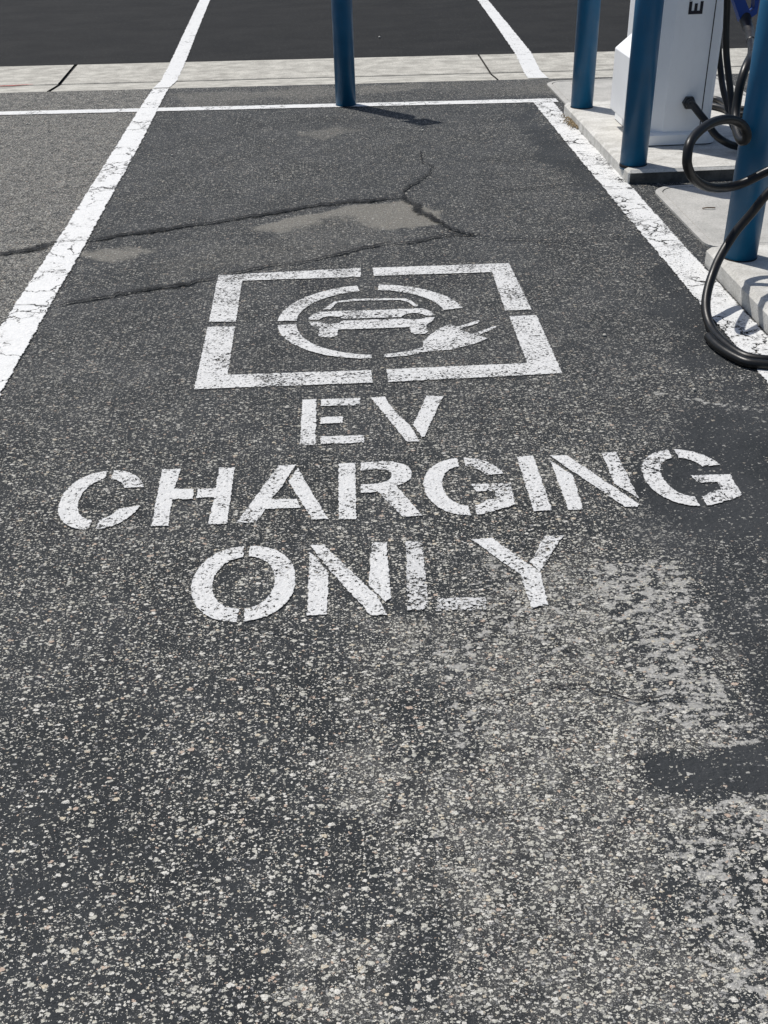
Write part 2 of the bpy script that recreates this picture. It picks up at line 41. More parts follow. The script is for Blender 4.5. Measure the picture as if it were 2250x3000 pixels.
# ------------------------------------------------------------------ node helpers
class NT:
    def __init__(s, name):
        s.mat = bpy.data.materials.new(name); s.mat.use_nodes = True
        s.t = s.mat.node_tree; s.b = s.t.nodes['Principled BSDF']; s.out = s.t.nodes['Material Output']
        s.pos = s.t.nodes.new('ShaderNodeNewGeometry').outputs['Position']
    def put(s, sock, v):
        if hasattr(v, 'is_output') or isinstance(v, bpy.types.NodeSocket): s.t.links.new(v, sock)
        else: sock.default_value = v
    def M(s, op, a, b=0.5, c=0.5, clamp=False):
        n = s.t.nodes.new('ShaderNodeMath'); n.operation = op; n.use_clamp = clamp
        for i, v in enumerate((a, b, c)): s.put(n.inputs[i], v)
        return n.outputs[0]
    def V(s, op, a, b=(0, 0, 0), sc=None):
        n = s.t.nodes.new('ShaderNodeVectorMath'); n.operation = op
        s.put(n.inputs[0], a); s.put(n.inputs[1], b)
        if sc is not None: s.put(n.inputs['Scale'], sc)
        return n.outputs[0]
    def noise(s, vec, scale, detail=3.0, rough=0.55, col=False):
        n = s.t.nodes.new('ShaderNodeTexNoise'); s.put(n.inputs['Vector'], vec)
        n.inputs['Scale'].default_value = scale; n.inputs['Detail'].default_value = detail; n.inputs['Roughness'].default_value = rough
        return n.outputs['Color'] if col else n.outputs[0]
    def voro(s, vec, scale, feature='F1'):
        n = s.t.nodes.new('ShaderNodeTexVoronoi'); n.feature = feature; s.put(n.inputs['Vector'], vec)
        n.inputs['Scale'].default_value = scale
        return n
    def sep(s, v):
        n = s.t.nodes.new('ShaderNodeSeparateXYZ'); s.put(n.inputs[0], v); return n.outputs
    def ss(s, v, a, b, x=0.0, y=1.0):                      # smooth map a..b -> x..y
        n = s.t.nodes.new('ShaderNodeMapRange'); n.interpolation_type = 'SMOOTHSTEP'
        s.put(n.inputs[0], v); s.put(n.inputs[1], a); s.put(n.inputs[2], b); s.put(n.inputs[3], x); s.put(n.inputs[4], y)
        return n.outputs[0]
    def mix(s, f, a, b):
        n = s.t.nodes.new('ShaderNodeMix'); n.data_type = 'RGBA'
        s.put(n.inputs[0], f)
        for i, v in ((6, a), (7, b)):
            if isinstance(v, tuple): v = (*v, 1) if len(v) == 3 else v
            s.put(n.inputs[i], v)
        return n.outputs[2]
    def mul(s, c, f):
        n = s.t.nodes.new('ShaderNodeMix'); n.data_type = 'RGBA'; n.blend_type = 'MULTIPLY'
        n.inputs[0].default_value = 1.0; s.put(n.inputs[6], c)
        k = s.t.nodes.new('ShaderNodeCombineXYZ')
        for i in range(3): s.put(k.inputs[i], f)
        s.put(n.inputs[7], k.outputs[0]); return n.outputs[2]
    def ramp(s, f, stops, const=False):
        n = s.t.nodes.new('ShaderNodeValToRGB'); cr = n.color_ramp
        if const: cr.interpolation = 'CONSTANT'
        while len(cr.elements) < len(stops): cr.elements.new(0.5)
        for e, (p, c) in zip(cr.elements, stops): e.position = p; e.color = (*c, 1)
        s.put(n.inputs[0], f); return n.outputs[0]
    def attr(s, name):
        n = s.t.nodes.new('ShaderNodeAttribute'); n.attribute_name = name; return n.outputs['Fac']
    def bump(s, h, dist, strength=1.0):
        n = s.t.nodes.new('ShaderNodeBump'); n.inputs['Strength'].default_value = strength; n.inputs['Distance'].default_value = dist
        s.put(n.inputs['Height'], h); s.t.links.new(n.outputs[0], s.b.inputs['Normal'])
    def base(s, c, rough=0.8, spec=0.3, alpha=None):
        if isinstance(c, tuple): c = (*c, 1)
        s.put(s.b.inputs['Base Color'], c); s.put(s.b.inputs['Roughness'], rough); s.b.inputs['Specular IOR Level'].default_value = spec
        if alpha is not None: s.put(s.b.inputs['Alpha'], alpha)
        return s.mat

STONES = [(0.0, (.44, .43, .38)), (.20, (.56, .54, .48)), (.40, (.32, .315, .30)), (.56, (.50, .475, .41)), (.68, (.23, .23, .23)), (.80, (.58, .565, .52)), (.95, (.46, .36, .29)), (.975, (.52, .46, .36))]

def asphalt():
    n = NT('sealed_asphalt')
    p = n.pos
    e, pp, t, d, ct = n.attr('expose'), n.attr('patch'), n.attr('tan'), n.attr('dark'), n.attr('coat')
    wob = n.V('SCALE', n.V('SUBTRACT', n.noise(p, 170, 2, .6, True), (.5, .5, .5)), sc=0.010)
    q = n.V('ADD', p, wob)
    qs = n.V('MULTIPLY', q, (.78, 1.22, 1))                       # chips lie flat and a little elongated
    mott = n.noise(p, 3.2, 4, .6); fine = n.noise(p, 420, 2, .6); mid = n.noise(p, 22, 4, .6)
    # patchy exposure
    ex = n.M('MULTIPLY', e, n.ss(n.noise(p, 12, 4, .65), .30, .70, .70, 1.28))
    seal = n.mix(n.ss(mott, .3, .7), (.021, .0240, .0268), (.035, .0385, .0420))
    seal = n.mix(n.M('MULTIPLY', ct, n.ss(mott, .35, .7, .3, 1.0)), seal, (.046, .049, .053))
    seal = n.mix(n.M('MULTIPLY', d, .75), seal, (.014, .016, .020))
    binder = n.mix(n.ss(mid, .35, .65), (.042, .042, .041), (.135, .133, .127))
    col = n.mix(n.M('MULTIPLY', n.ss(ex, .45, .95), n.ss(fine, .35, .6)), seal, binder)
    tanf = n.M('MULTIPLY', n.ss(n.M('ADD', t, n.M('MULTIPLY_ADD', n.noise(p, 34, 6, .72), 1.5, -.75)), .10, .95), n.M('MULTIPLY', n.M('MULTIPLY', n.ss(t, .03, .2), n.ss(fine, .3, .65, .3, 1.0)), .80))
    col = n.mix(tanf, col, n.mix(n.ss(fine, .3, .7), (.095, .089, .078), (.35, .33, .285)))
    col = n.mul(col, n.ss(fine, .25, .75, .70, 1.25))
    # worn-off, chalky mortar patches with ragged edges
    rag = n.noise(n.V('MULTIPLY', p, (.85, 1.15, 1)), 36, 6, .72)
    pm = n.M('MULTIPLY', n.ss(n.M('ADD', rag, n.M('MULTIPLY', pp, .27)), .668, .692), n.ss(pp, .05, .2))
    pcol = n.mix(n.ss(n.noise(p, 150, 4, .7), .32, .68), (.20, .197, .186), (.46, .452, .43))
    col = n.mix(n.M('MULTIPLY', pm, .92), col, pcol)
    h = n.M('MULTIPLY_ADD', pm, -.15, n.M('MULTIPLY', fine, .25))
    for sc, gain, lo, hi, lift in ((66, .58, .20, .41, 1.0), (112, 1.05, .18, .44, .7), (178, 1.05, .20, .44, .4), (340, .45, .22, .42, .2)):
        v = n.voro(qs, sc); c = n.sep(v.outputs['Color'])
        r = n.M('MULTIPLY_ADD', c[1], hi - lo, lo)
        inside = n.ss(v.outputs['Distance'], n.M('ADD', r, .035), n.M('SUBTRACT', r, .035))
        on = n.ss(c[0], n.M('MULTIPLY_ADD', ex, gain, .03), n.M('MULTIPLY', ex, gain))
        k = n.M('MULTIPLY', inside, on)
        sc_col = n.ramp(c[2], STONES, True)
        sc_col = n.mul(sc_col, n.ss(n.noise(p, 260, 2, .6), .25, .75, .68, 1.2))
        sc_col = n.mix(ct, sc_col, (.10, .101, .103))         # still filmed over with sealer
        col = n.mix(k, col, sc_col)
        if sc > 150: continue
        dome = n.M('SUBTRACT', 1.0, n.M('MULTIPLY', v.outputs['Distance'], 1.2), clamp=True)
        h = n.M('ADD', h, n.M('MULTIPLY', dome, lift * .55)); h = n.M('ADD', h, n.M('MULTIPLY', k, lift * .35))
    n.bump(h, .0042, .85)
    return n.base(col, n.ss(ex, 0, 1, .72, .88), .16)

def fresh_asphalt():
    n = NT('fresh_asphalt'); p = n.pos
    stretch = n.V('MULTIPLY', p, (.8, 1.5, 1))
    c = n.mix(n.ss(n.noise(stretch, 2.2, 5, .6), .3, .72), (.0155, .0160, .0168), (.024, .0242, .0245))
    v = n.voro(p, 120); cc = n.sep(v.outputs['Color'])
    c = n.mix(n.M('MULTIPLY', n.ss(cc[0], .10, .05), n.ss(v.outputs['Distance'], .40, .30)), c, (.10, .10, .095))
    c = n.mul(c, n.ss(n.noise(p, 260, 2, .6), .2, .8, .7, 1.3))
    n.bump(n.M('ADD', v.outputs['Distance'], n.noise(p, 300, 2)), .002, .5)
    return n.base(c, .85, .12)

def concrete(name, a, b, speck=.5, streak=(1, 1, 1), stain=.0):
    n = NT(name); p = n.pos
    c = n.mix(n.ss(n.noise(n.V('MULTIPLY', p, streak), 7, 6, .62), .3, .7), a, b)
    v = n.voro(p, 130); cc = n.sep(v.outputs['Color'])
    c = n.mul(c, n.ss(n.M('MULTIPLY', n.ss(cc[0], .3, .1), n.ss(v.outputs['Distance'], .42, .3)), 0, 1, 1.0, 1.0 - speck))
    c = n.mul(c, n.ss(n.noise(p, 90, 4, .7), .3, .7, .86, 1.12))
    if stain: c = n.mix(n.M('MULTIPLY', n.ss(n.noise(n.V('MULTIPLY', p, (1, 4, 1)), 2.6, 5, .65), .52, .75), stain), c, (.10, .095, .085))
    n.bump(n.noise(p, 160, 5, .65), .003, .5)
    return n.base(c, .85, .25)

def paint(name, wear, crack, tone=.80, thin=.0):
    n = NT(name); p = n.pos
    q = n.V('ADD', p, n.V('SCALE', n.V('SUBTRACT', n.noise(p, 60, 3, .6, True), (.5, .5, .5)), sc=.02))
    big = n.noise(p, 5.5, 4, .65)
    c = n.mix(n.ss(n.noise(p, 70, 5, .7), .3, .7), (tone * .86, tone * .87, tone * .87), (tone, tone, tone * .985))
    v = n.voro(q, 170)
    spots = n.noise(n.V('MULTIPLY', q, (.8, 1, 1)), 125, 4, .7)
    edge = n.attr('edge')
    lim = n.M('ADD', n.M('MULTIPLY', n.M('SUBTRACT', big, .5), .42), .22 + wear * .238)
    holes = n.ss(n.M('SUBTRACT', lim, spots), -.015, .015)
    ragged = n.M('MULTIPLY', n.ss(n.noise(p, 95, 4, .7), .34, .66), .62)
    holes = n.M('MAXIMUM', holes, n.ss(n.M('SUBTRACT', ragged, edge), -.10, .10))
    if thin:      # thin spray: the asphalt's grey grain shows through
        c = n.mix(n.M('MULTIPLY', n.ss(n.noise(p, 230, 4, .7), .40, .62), thin), c, (.25, .25, .25))
    if crack:
        qq = n.V('ADD', p, n.V('SCALE', n.V('SUBTRACT', n.noise(p, 11, 4, .65, True), (.5, .5, .5)), sc=.16))
        for sc, wd, lo in ((5.5, .022, .42), (12, .035, .50), (26, .05, .56)):
            ed = n.voro(qq, sc, 'DISTANCE_TO_EDGE').outputs['Distance']
            gate = n.ss(n.noise(p, 2.4 * (1 + sc / 20), 3), lo + .03, lo + .14)
            k = n.M('MULTIPLY', n.ss(ed, wd * crack, wd * crack * .4), gate)
            holes = n.M('MAXIMUM', holes, k)
    c = n.mix(n.M('MULTIPLY', n.ss(n.noise(p, 13, 6, .72), .55, .78), .55), c, (.30, .295, .28))
    h = n.M('ADD', n.M('MULTIPLY', n.M('SUBTRACT', 1.0, n.voro(p, 105).outputs['Distance']), .8), n.M('MULTIPLY', spots, .4))
    n.bump(h, .0035, .6)
    return n.base(c, .65, .3, n.M('SUBTRACT', 1.0, holes, clamp=True))

def crack_mat():
    n = NT('crack_filler'); p = n.pos
    uv = n.t.nodes.new('ShaderNodeUVMap').outputs[0]; u = n.sep(uv)
    dist = n.M('ABSOLUTE', u[1])
    off = n.ss(n.noise(p, 17, 4, .7), .2, .8, -.6, .6)
    core = n.ss(n.M('SUBTRACT', n.M('ABSOLUTE', n.M('ADD', u[1], off)), n.ss(n.noise(p, 24, 5, .7), .25, .75, .0, .42)), .05, -.06)
    smear = n.ss(n.M('SUBTRACT', n.M('ABSOLUTE', u[1]), n.ss(n.noise(p, 30, 5, .7), .3, .7, .15, 1.0)), .02, -.15)
    a = n.M('MAXIMUM', n.M('MULTIPLY', core, .95), n.M('MULTIPLY', smear, .68))
    col = n.mix(core, (.026, .028, .030), (.009, .010, .011))
    return n.base(col, .85, .15, a)

def coat(name, col, rough, spec=.5, var=.08, scale=6, peel=.0006, dirt=0.0, z0=0.0):
    n = NT(name); p = n.pos
    c = n.mul((*col, 1), n.ss(n.noise(p, scale, 5, .6), .3, .7, 1 - var, 1 + var))
    if dirt:
        z = n.sep(p)[2]
        c = n.mix(n.M('MULTIPLY', n.ss(n.noise(n.V('MULTIPLY', p, (1, 1, .3)), 26, 5, .7), .5, .74), dirt), c, (.13, .12, .10))
    n.bump(n.noise(p, 220, 2), peel, .35)
    return n.base(c, n.ss(n.noise(p, 14, 4), .3, .7, rough * .85, rough * 1.2), spec)

MAT = dict(
    asphalt=asphalt(), fresh=fresh_asphalt(), crack=crack_mat(),
    gutter=concrete('gutter_concrete', (.33, .318, .285), (.52, .505, .455), .6, (1, 1.6, 1), .35),
    slab=concrete('slab_concrete', (.44, .43, .40), (.60, .59, .56), .22, (1, 2.2, 1), .14),
    lid=concrete('lid_concrete', (.36, .355, .335), (.46, .45, .425), .3, (1, 1, 1), .08),
    shaded_face=concrete('shaded_dirty_concrete', (.045, .044, .042), (.12, .117, .11), .1, (1, 1, 1), .3),  # dark copy of the concrete: shade and some dirt painted in
    joint=coat('joint_filler', (.060, .058, .054), .9, .2, .3, 60),
    stripe=paint('stripe_paint', .45, 1.15, .72), grimy=paint('grimy_stripe_paint', .72, 1.7, .70), head=paint('head_line_paint', .6, .8, .70), far=paint('far_line_paint', .2, .35, .70),
    stencil=paint('stencil_paint', .86, 0, .68, .34), symbol=paint('symbol_paint', .93, 0, .68, .30), worn=paint('worn_stencil_paint', 1.03, 0, .62, .4),
    blue=coat('blue_bollard_paint', (.004, .092, .200), .40, .38, .10, 5, .0008, .10),
    white=coat('white_powder_coat', (.84, .85, .86), .38, .5, .02, 4, .0003, .05),
    groove=coat('dark_gap', (.02, .02, .022), .8, .2), rubber=coat('black_rubber', (.008, .008, .0085), .36, .35, .2, 30, .0006),
    black=coat('black_plastic', (.010, .010, .011), .45, .5), decal=coat('black_decal', (.006, .006, .014), .5, .4),
    conn=coat('blue_plastic', (.003, .040, .22), .42, .3), sign=coat('sign_back_metal', (.45, .46, .47), .4, .5),
    red=coat('red_marking_paint', (.42, .10, .085), .7, .2, .3, 40),
    soil=coat('grey_ground', (.07, .068, .064), .9, .2, .3, 1.5), straw=coat('dry_straw', (.26, .20, .12), .8, .2, .4, 40),
    brown=coat('dry_leaf', (.12, .075, .045), .8, .2, .4, 40), pale=coat('pale_stone', (.50, .48, .43), .8, .3, .2, 60),
)

# ------------------------------------------------------------------ object helpers
def obj(name, me, mat, parent=None):
    o = bpy.data.objects.new(name, me); COL.objects.link(o)
    if mat is not None:
        for k in (mat if isinstance(mat, (list, tuple)) else [mat]): me.materials.append(MAT[k] if isinstance(k, str) else k)
    if parent: o.parent = parent; o.matrix_parent_inverse = parent.matrix_world.inverted()
    return o
def root(name, loc=(0, 0, 0)):
    o = bpy.data.objects.new(name, None); COL.objects.link(o); o.location = loc; o.empty_display_size = .1
    o.matrix_world = Matrix.Translation(loc); return o
def tag(o, label=None, cat=None, group=None, kind=None):
    for k, v in (('label', label), ('category', cat), ('group', group), ('kind', kind)):
        if v: o[k] = v
    return o
def from_bm(name, bm, mat, parent=None, smooth=False):
    bmesh.ops.recalc_face_normals(bm, faces=bm.faces)
    me = bpy.data.meshes.new(name); bm.to_mesh(me); bm.free()
    if smooth: me.polygons.foreach_set('use_smooth', [True] * len(me.polygons))
    return obj(name, me, mat, parent)
def grid_mesh(name, X, Y, Z, mat, parent=None):
    ny, nx = X.shape
    co = np.stack([X, Y, Z], -1).reshape(-1, 3)
    i = np.arange(ny * nx).reshape(ny, nx)
    f = np.stack([i[:-1, :-1], i[:-1, 1:], i[1:, 1:], i[1:, :-1]], -1).reshape(-1, 4)
    me = bpy.data.meshes.new(name); me.from_pydata(co.tolist(), [], f.tolist()); me.update()
    return obj(name, me, mat, parent)
def rough_outline(poly, step=.014, amp=.0013):
    out = []
    for a, b in zip(poly, poly[1:] + poly[:1]):
        a = Vector(a); b = Vector(b); L = (b - a).length; n = max(1, int(L / step)); t = (b - a).normalized() if L > 1e-6 else Vector((1, 0)); nrm = Vector((-t.y, t.x))
        for k in range(n): out.append(a + (b - a) * (k / n) + nrm * (random.uniform(-amp, amp) if L > .02 or k else 0))
    return out
def flat(bm, poly, z, amp=.0013, rough=True):
    pts = rough_outline([tuple(p) for p in poly], amp=amp) if rough else [Vector(p) for p in poly]
    vs = [bm.verts.new((p.x, p.y, z(p.x, p.y) if callable(z) else z)) for p in pts]
    f = bm.faces.new(vs); f.normal_update()
    if f.normal.z < 0: f.normal_flip()
def edge_attr(me, fn):
    at = me.attributes.new('edge', 'FLOAT', 'POINT')
    for v in me.vertices: at.data[v.index].value = fn(v)
def sheet(name, polys, z, mat, parent=None, amp=.0013):
    bm = bmesh.new()
    for p in polys: flat(bm, p, z, amp)
    nv = len(bm.verts)
    bmesh.ops.triangulate(bm, faces=bm.faces); bmesh.ops.inset_region(bm, faces=bm.faces, thickness=.0055, use_boundary=True, use_even_offset=False)
    bm.verts.index_update(); bm.normal_update()
    for f in bm.faces:
        if f.normal.z < 0: f.normal_flip()
    outer = {v.index for e in bm.edges if e.is_boundary for v in e.verts}
    me = bpy.data.meshes.new(name); bm.to_mesh(me); bm.free(); edge_attr(me, lambda v: 0.0 if v.index in outer else 1.0)
    return obj(name, me, mat, parent)
def prism(bm, poly, z0, z1, bev=0.0, bev_top=None):
    """upright block on a plan outline, with a chamfered top edge"""
    n = len(poly); P = [Vector(p) for p in poly]
    area = sum(P[i].x * P[(i + 1) % n].y - P[(i + 1) % n].x * P[i].y for i in range(n))
    if area < 0: P.reverse()
    def inset(d):
        o = []
        for i in range(n):
            a, b, c = P[i - 1], P[i], P[(i + 1) % n]
            u = (b - a).normalized(); v = (c - b).normalized()
            n1 = Vector((-u.y, u.x)); n2 = Vector((-v.y, v.x)); k = n1 + n2; o.append(b + k * (d / max(.2, 1 + n1.dot(n2))))
        return o
    levels = [(P, z0)]
    if bev: levels += [(P, z1 - (bev_top or bev)), (inset(bev), z1)]
    else: levels += [(P, z1)]
    rings = [[bm.verts.new((p.x, p.y, z)) for p in L] for L, z in levels]
    for r0, r1 in zip(rings, rings[1:]):
        for i in range(n): bm.faces.new((r0[i], r0[(i + 1) % n], r1[(i + 1) % n], r1[i]))
    bm.faces.new(rings[-1]); bm.faces.new(rings[0][::-1])
def lathe(bm, prof, c=(0, 0, 0), seg=40):
    rings = []
    for r, z in prof: rings.append([bm.verts.new((c[0] + r * math.cos(2 * math.pi * k / seg), c[1] + r * math.sin(2 * math.pi * k / seg), c[2] + z)) for k in range(seg)])
    for a, b in zip(rings, rings[1:]):
        for k in range(seg): bm.faces.new((a[k], a[(k + 1) % seg], b[(k + 1) % seg], b[k]))
    bm.faces.new(rings[0][::-1]); bm.faces.new(rings[-1])
def catmull(pts, sub=8):
    P = [Vector(p) for p in pts]; P = [P[0] * 2 - P[1]] + P + [P[-1] * 2 - P[-2]]; o = []
    for i in range(1, len(P) - 2):
        for k in range(sub):
            t = k / sub; a, b, c, d = P[i - 1:i + 3]
            o.append(.5 * ((2 * b) + (c - a) * t + (2 * a - 5 * b + 4 * c - d) * t * t + (3 * b - a - 3 * c + d) * t ** 3))
    o.append(P[-2]); return o
def smooth_path(pts, it=3):
    P = [Vector(p) for p in pts]
    for _ in range(it): P = [P[0]] + [(P[i - 1] + P[i] * 2 + P[i + 1]) / 4 for i in range(1, len(P) - 1)] + [P[-1]]
    return P
def tube(bm, pts, r, seg=18):
    P = [Vector(p) for p in pts]; n = len(P)
    T = [(P[min(i + 1, n - 1)] - P[max(i - 1, 0)]).normalized() for i in range(n)]
    nrm = T[0].orthogonal().normalized(); rings = []
    for i in range(n):
        nrm = (nrm - T[i] * nrm.dot(T[i])).normalized(); b = T[i].cross(nrm)
        rr = r[i] if isinstance(r, (list, tuple)) else r
        rings.append([bm.verts.new(P[i] + (nrm * math.cos(2 * math.pi * k / seg) + b * math.sin(2 * math.pi * k / seg)) * rr) for k in range(seg)])
    for a, b in zip(rings, rings[1:]):
        for k in range(seg): bm.faces.new((a[k], a[(k + 1) % seg], b[(k + 1) % seg], b[k]))
    bm.faces.new(rings[0][::-1]); bm.faces.new(rings[-1])
def cable(name, pts, r, mat, parent=None, sub=8, it=3):
    bm = bmesh.new(); tube(bm, smooth_path(catmull(pts, sub), it), r); return from_bm(name, bm, mat, parent, True)
def rrect(x0, y0, x1, y1, rad, seg=6):
    """plan outline; rad = one radius per corner, from lower left counter-clockwise"""
    if not isinstance(rad, (list, tuple)): rad = [rad] * 4
    o = []
    for (cx, cy, a0), r in zip(((x0, y0, 180), (x1, y0, 270), (x1, y1, 0), (x0, y1, 90)), rad):
        sx = 1 if cx == x0 else -1; sy = 1 if cy == y0 else -1
        if r == 0: o.append((cx, cy)); continue
        for k in range(seg + 1):
            a = R(a0 + 90 * k / seg); o.append((cx + sx * r + r * math.cos(a), cy + sy * r + r * math.sin(a)))
    return o

# ------------------------------------------------------------------ the setting
GN = lambda x: 8.535 - .0575 * x; GF = lambda x: 8.945 - .055 * x; GD = lambda x: 9.655 - .065 * x
def gz(x, y):
    """height of the paved surface: flat, with the shallow V of the gutter"""
    a, b, c = GN(x), GF(x), GD(x)
    if y < a or y > c: return 0.0
    return -.025 * ((y - a) / (b - a) if y < b else (c - y) / (c - b))

tag(grid_mesh('ground', *np.meshgrid([-900., 900.], [-900., 900.]), np.full((2, 2), -.12), 'soil'), kind='structure')

def poly_sd(P, X, Y):
    d = np.full(X.shape, 1e9); ins = np.zeros(X.shape, bool); n = len(P)
    for i in range(n):
        (ax, ay), (bx, by) = P[i], P[(i + 1) % n]; ex, ey = bx - ax, by - ay
        t = np.clip(((X - ax) * ex + (Y - ay) * ey) / (ex * ex + ey * ey + 1e-12), 0, 1)
        d = np.minimum(d, np.hypot(X - ax - t * ex, Y - ay - t * ey))
        c = ((ay > Y) != (by > Y)) & (X < (bx - ax) * (Y - ay) / (by - ay + 1e-12) + ax); ins ^= c
    return np.where(ins, d, -d)
def wobble(X, Y, s, seed):
    r = np.random.default_rng(seed); o = np.zeros(X.shape)
    for _ in range(14):
        a = r.uniform(0, 6.283); k = s * r.uniform(.5, 2.2); o += np.sin(k * (X * np.cos(a) + Y * np.sin(a)) + r.uniform(0, 6.283))
    return o / 3.7
xs = np.concatenate([np.linspace(-40, -4.2, 19), np.arange(-4, 4.61, .02), np.linspace(5, 40, 18)])
ts = np.concatenate([np.linspace(-14, .2, 12), np.arange(.4, 8.54, .02), [8.535]])
XX, TT = np.meshgrid(xs, ts); YY = TT + (GN(XX) - 8.535) * np.clip((TT - 5) / 3.535, 0, 1)
lot = grid_mesh('parking_lot', XX, YY, np.zeros_like(XX), 'asphalt'); tag(lot, kind='structure')
F = {k: np.zeros(XX.shape) for k in 'eptdc'}
F['e'] += np.clip(.52 - .026 * (YY - 1) + .03 * wobble(XX, YY, 3, 1), .2, .6)
F['c'] += np.clip((YY - 2.3) / 2.8, 0, .46) + .05 * wobble(XX, YY, 4, 9)
left = 1 / (1 + np.exp((XX + 1.24) / .02)); F['e'] = F['e'] * (1 - left) + .82 * left; F['t'] += .16 * left; F['c'] = F['c'] * (1 - left) + .22 * left
back = np.clip((YY - 7.80) / .1, 0, 1) * (1 - left); F['e'] = F['e'] * (1 - back) + .45 * back; F['t'] += .18 * back * (1 + wobble(XX, YY, 4, 5))
for q, (k, v, soft, P) in enumerate(FIELDS):
    sd_ = poly_sd(P, XX, YY) + soft * .9 * wobble(XX, YY, 9, q) + .35 * soft * wobble(XX, YY, 38, q + 50)
    wgt = np.clip(sd_ / (2 * soft) + .5, 0, 1); wgt = wgt * wgt * (3 - 2 * wgt)
    F[k] = F[k] * (1 - wgt) + v * wgt
for k, nm in (('e', 'expose'), ('p', 'patch'), ('t', 'tan'), ('d', 'dark'), ('c', 'coat')):
    at = lot.data.attributes.new(nm, 'FLOAT', 'POINT'); at.data.foreach_set('value', np.clip(F[k], 0, 1).ravel().astype(np.float32))

def crack(width, pts, z=.0085):
    P = [Vector(p) for p in pts]; line = []
    for a, b in zip(P, P[1:]):
        n = max(1, int((b - a).length / .012)); line += [a + (b - a) * (k / n) for k in range(n)]
    line.append(P[-1]); off = 0; me = bpy.data.meshes.new('crack'); vs = []; fs = []; us = []; run = 0
    for i, p in enumerate(line):
        t = (line[min(i + 1, len(line) - 1)] - line[max(i - 1, 0)]).normalized(); n = Vector((-t.y, t.x))
        off = off * .94 + random.gauss(0, .0045); c = p + n * off
        taper = min(1, .35 + min(i, len(line) - 1 - i) / 12)
        wd = width * taper * (1 + .5 * math.sin(i * .11 + width * 900) * math.sin(i * .037))
        for s in (-1, 1): vs.append((*(c + n * wd * s), z)); us.append((i * .012, s))
    for i in range(len(line) - 1): fs.append((2 * i, 2 * i + 2, 2 * i + 3, 2 * i + 1))
    me.from_pydata(vs, [], fs); uv = me.uv_layers.new(name='UVMap')
    for l in me.loops: uv.data[l.index].uv = us[l.vertex_index]
    o = obj('crack', me, 'crack', lot)
for wd, pts in CRACKS: crack(wd, pts)

gut = root('gutter', (0, 8.95, 0)); tag(gut, kind='structure')
def gutter_piece(name, x0, x1, dz, mat, band):
    xx = np.linspace(x0, x1, max(2, int((x1 - x0) / .25) + 2)); rows = []
    def row(yf, z): rows.append((yf(xx), np.full(xx.shape, z + dz)))
    if band != 1:
        row(GN, -.09); row(lambda x: GN(x) + .004, -.002); row(lambda x: GN(x) + .015, .0); row(lambda x: GF(x) - .014, -.025); row(lambda x: GF(x) - .005, -.030); row(lambda x: GF(x) - .004, -.09)
    if band != 0:
        row(lambda x: GF(x) + .004, -.09); row(lambda x: GF(x) + .005, -.024); row(lambda x: GF(x) + .014, -.020); row(lambda x: GD(x) - .015, .0); row(lambda x: GD(x) - .004, -.002); row(GD, -.09)
    n = len(rows); return grid_mesh(name, np.tile(xx, (n, 1)), np.array([r[0] for r in rows]), np.array([r[1] for r in rows]), mat, gut)
bx = [-2.085 + 3.415 * k for k in range(-9, 11)]
for k, (a, b) in enumerate(zip(bx, bx[1:])): [gutter_piece('gutter_slab', a + (.016 if k == 9 else .008), b - (.016 if k == 8 else .008), 0, 'gutter', q) for q in (0, 1)]
xx = np.linspace(-32, 32, 60); rows = [(GN(xx) + .002, -.014), (GF(xx), -.040), (GD(xx) - .002, -.014)]
grid_mesh('gutter_joint', np.tile(xx, (3, 1)), np.array([r[0] for r in rows]), np.array([np.full(xx.shape, r[1]) for r in rows]), 'joint', gut)
yy = np.array([0., 1.5, 5, 20, 70]); fx = np.linspace(-60, 60, 25)
X2, T2 = np.meshgrid(fx, yy); tag(grid_mesh('drive_lane', X2, T2 + GD(X2) + .003, np.zeros_like(X2) - .002, 'fresh'), kind='structure')

# ------------------------------------------------------------------ painted lines
def stripe(name, label, pts, mat, z, over_gutter=False, amp=.004):
    """pts: pairs (left, right) of corner points down the line"""
    bm = bmesh.new(); rows = []
    for (a, b), (c, d) in zip(pts, pts[1:]):
        a, b, c, d = map(Vector, (a, b, c, d)); n = max(1, int((c - a).length / .03))
        for k in range(n): rows.append((a.lerp(c, k / n), b.lerp(d, k / n)))
    rows.append((Vector(pts[-1][0]), Vector(pts[-1][1])))
    V = []
    for l, r in rows:
        l = l + Vector((random.uniform(-amp, amp), 0)); r = r + Vector((random.uniform(-amp, amp), 0))
        V.append([bm.verts.new((p.x, p.y, z + gz(p.x, p.y))) for p in (l, l.lerp(r, .07), l.lerp(r, .93), r)])
    for a, b in zip(V, V[1:]):
        for k in (0, 1, 2):
            f = bm.faces.new((a[k], a[k + 1], b[k + 1], b[k])); f.normal_update()
            if f.normal.z < 0: f.normal_flip()
    me = bpy.data.meshes.new(name); bm.to_mesh(me); bm.free(); edge_attr(me, lambda v: float(v.index % 4 in (1, 2)))
    return tag(obj(name, me, mat), label, 'road marking')
stripe('stall_line', 'cracked white stall line along the left edge of the charging bay',
       [((-1.325, 2.2), (-1.165, 2.2)), ((-1.312, 3.9), (-1.158, 3.9)), ((-1.300, 5), (-1.150, 4.98)), ((-1.298, 7.1), (-1.150, 7.08)), ((-1.295, 8.06), (-1.163, 8.05)), ((-1.291, 8.585), (-1.163, 8.58))], 'stripe', .006)
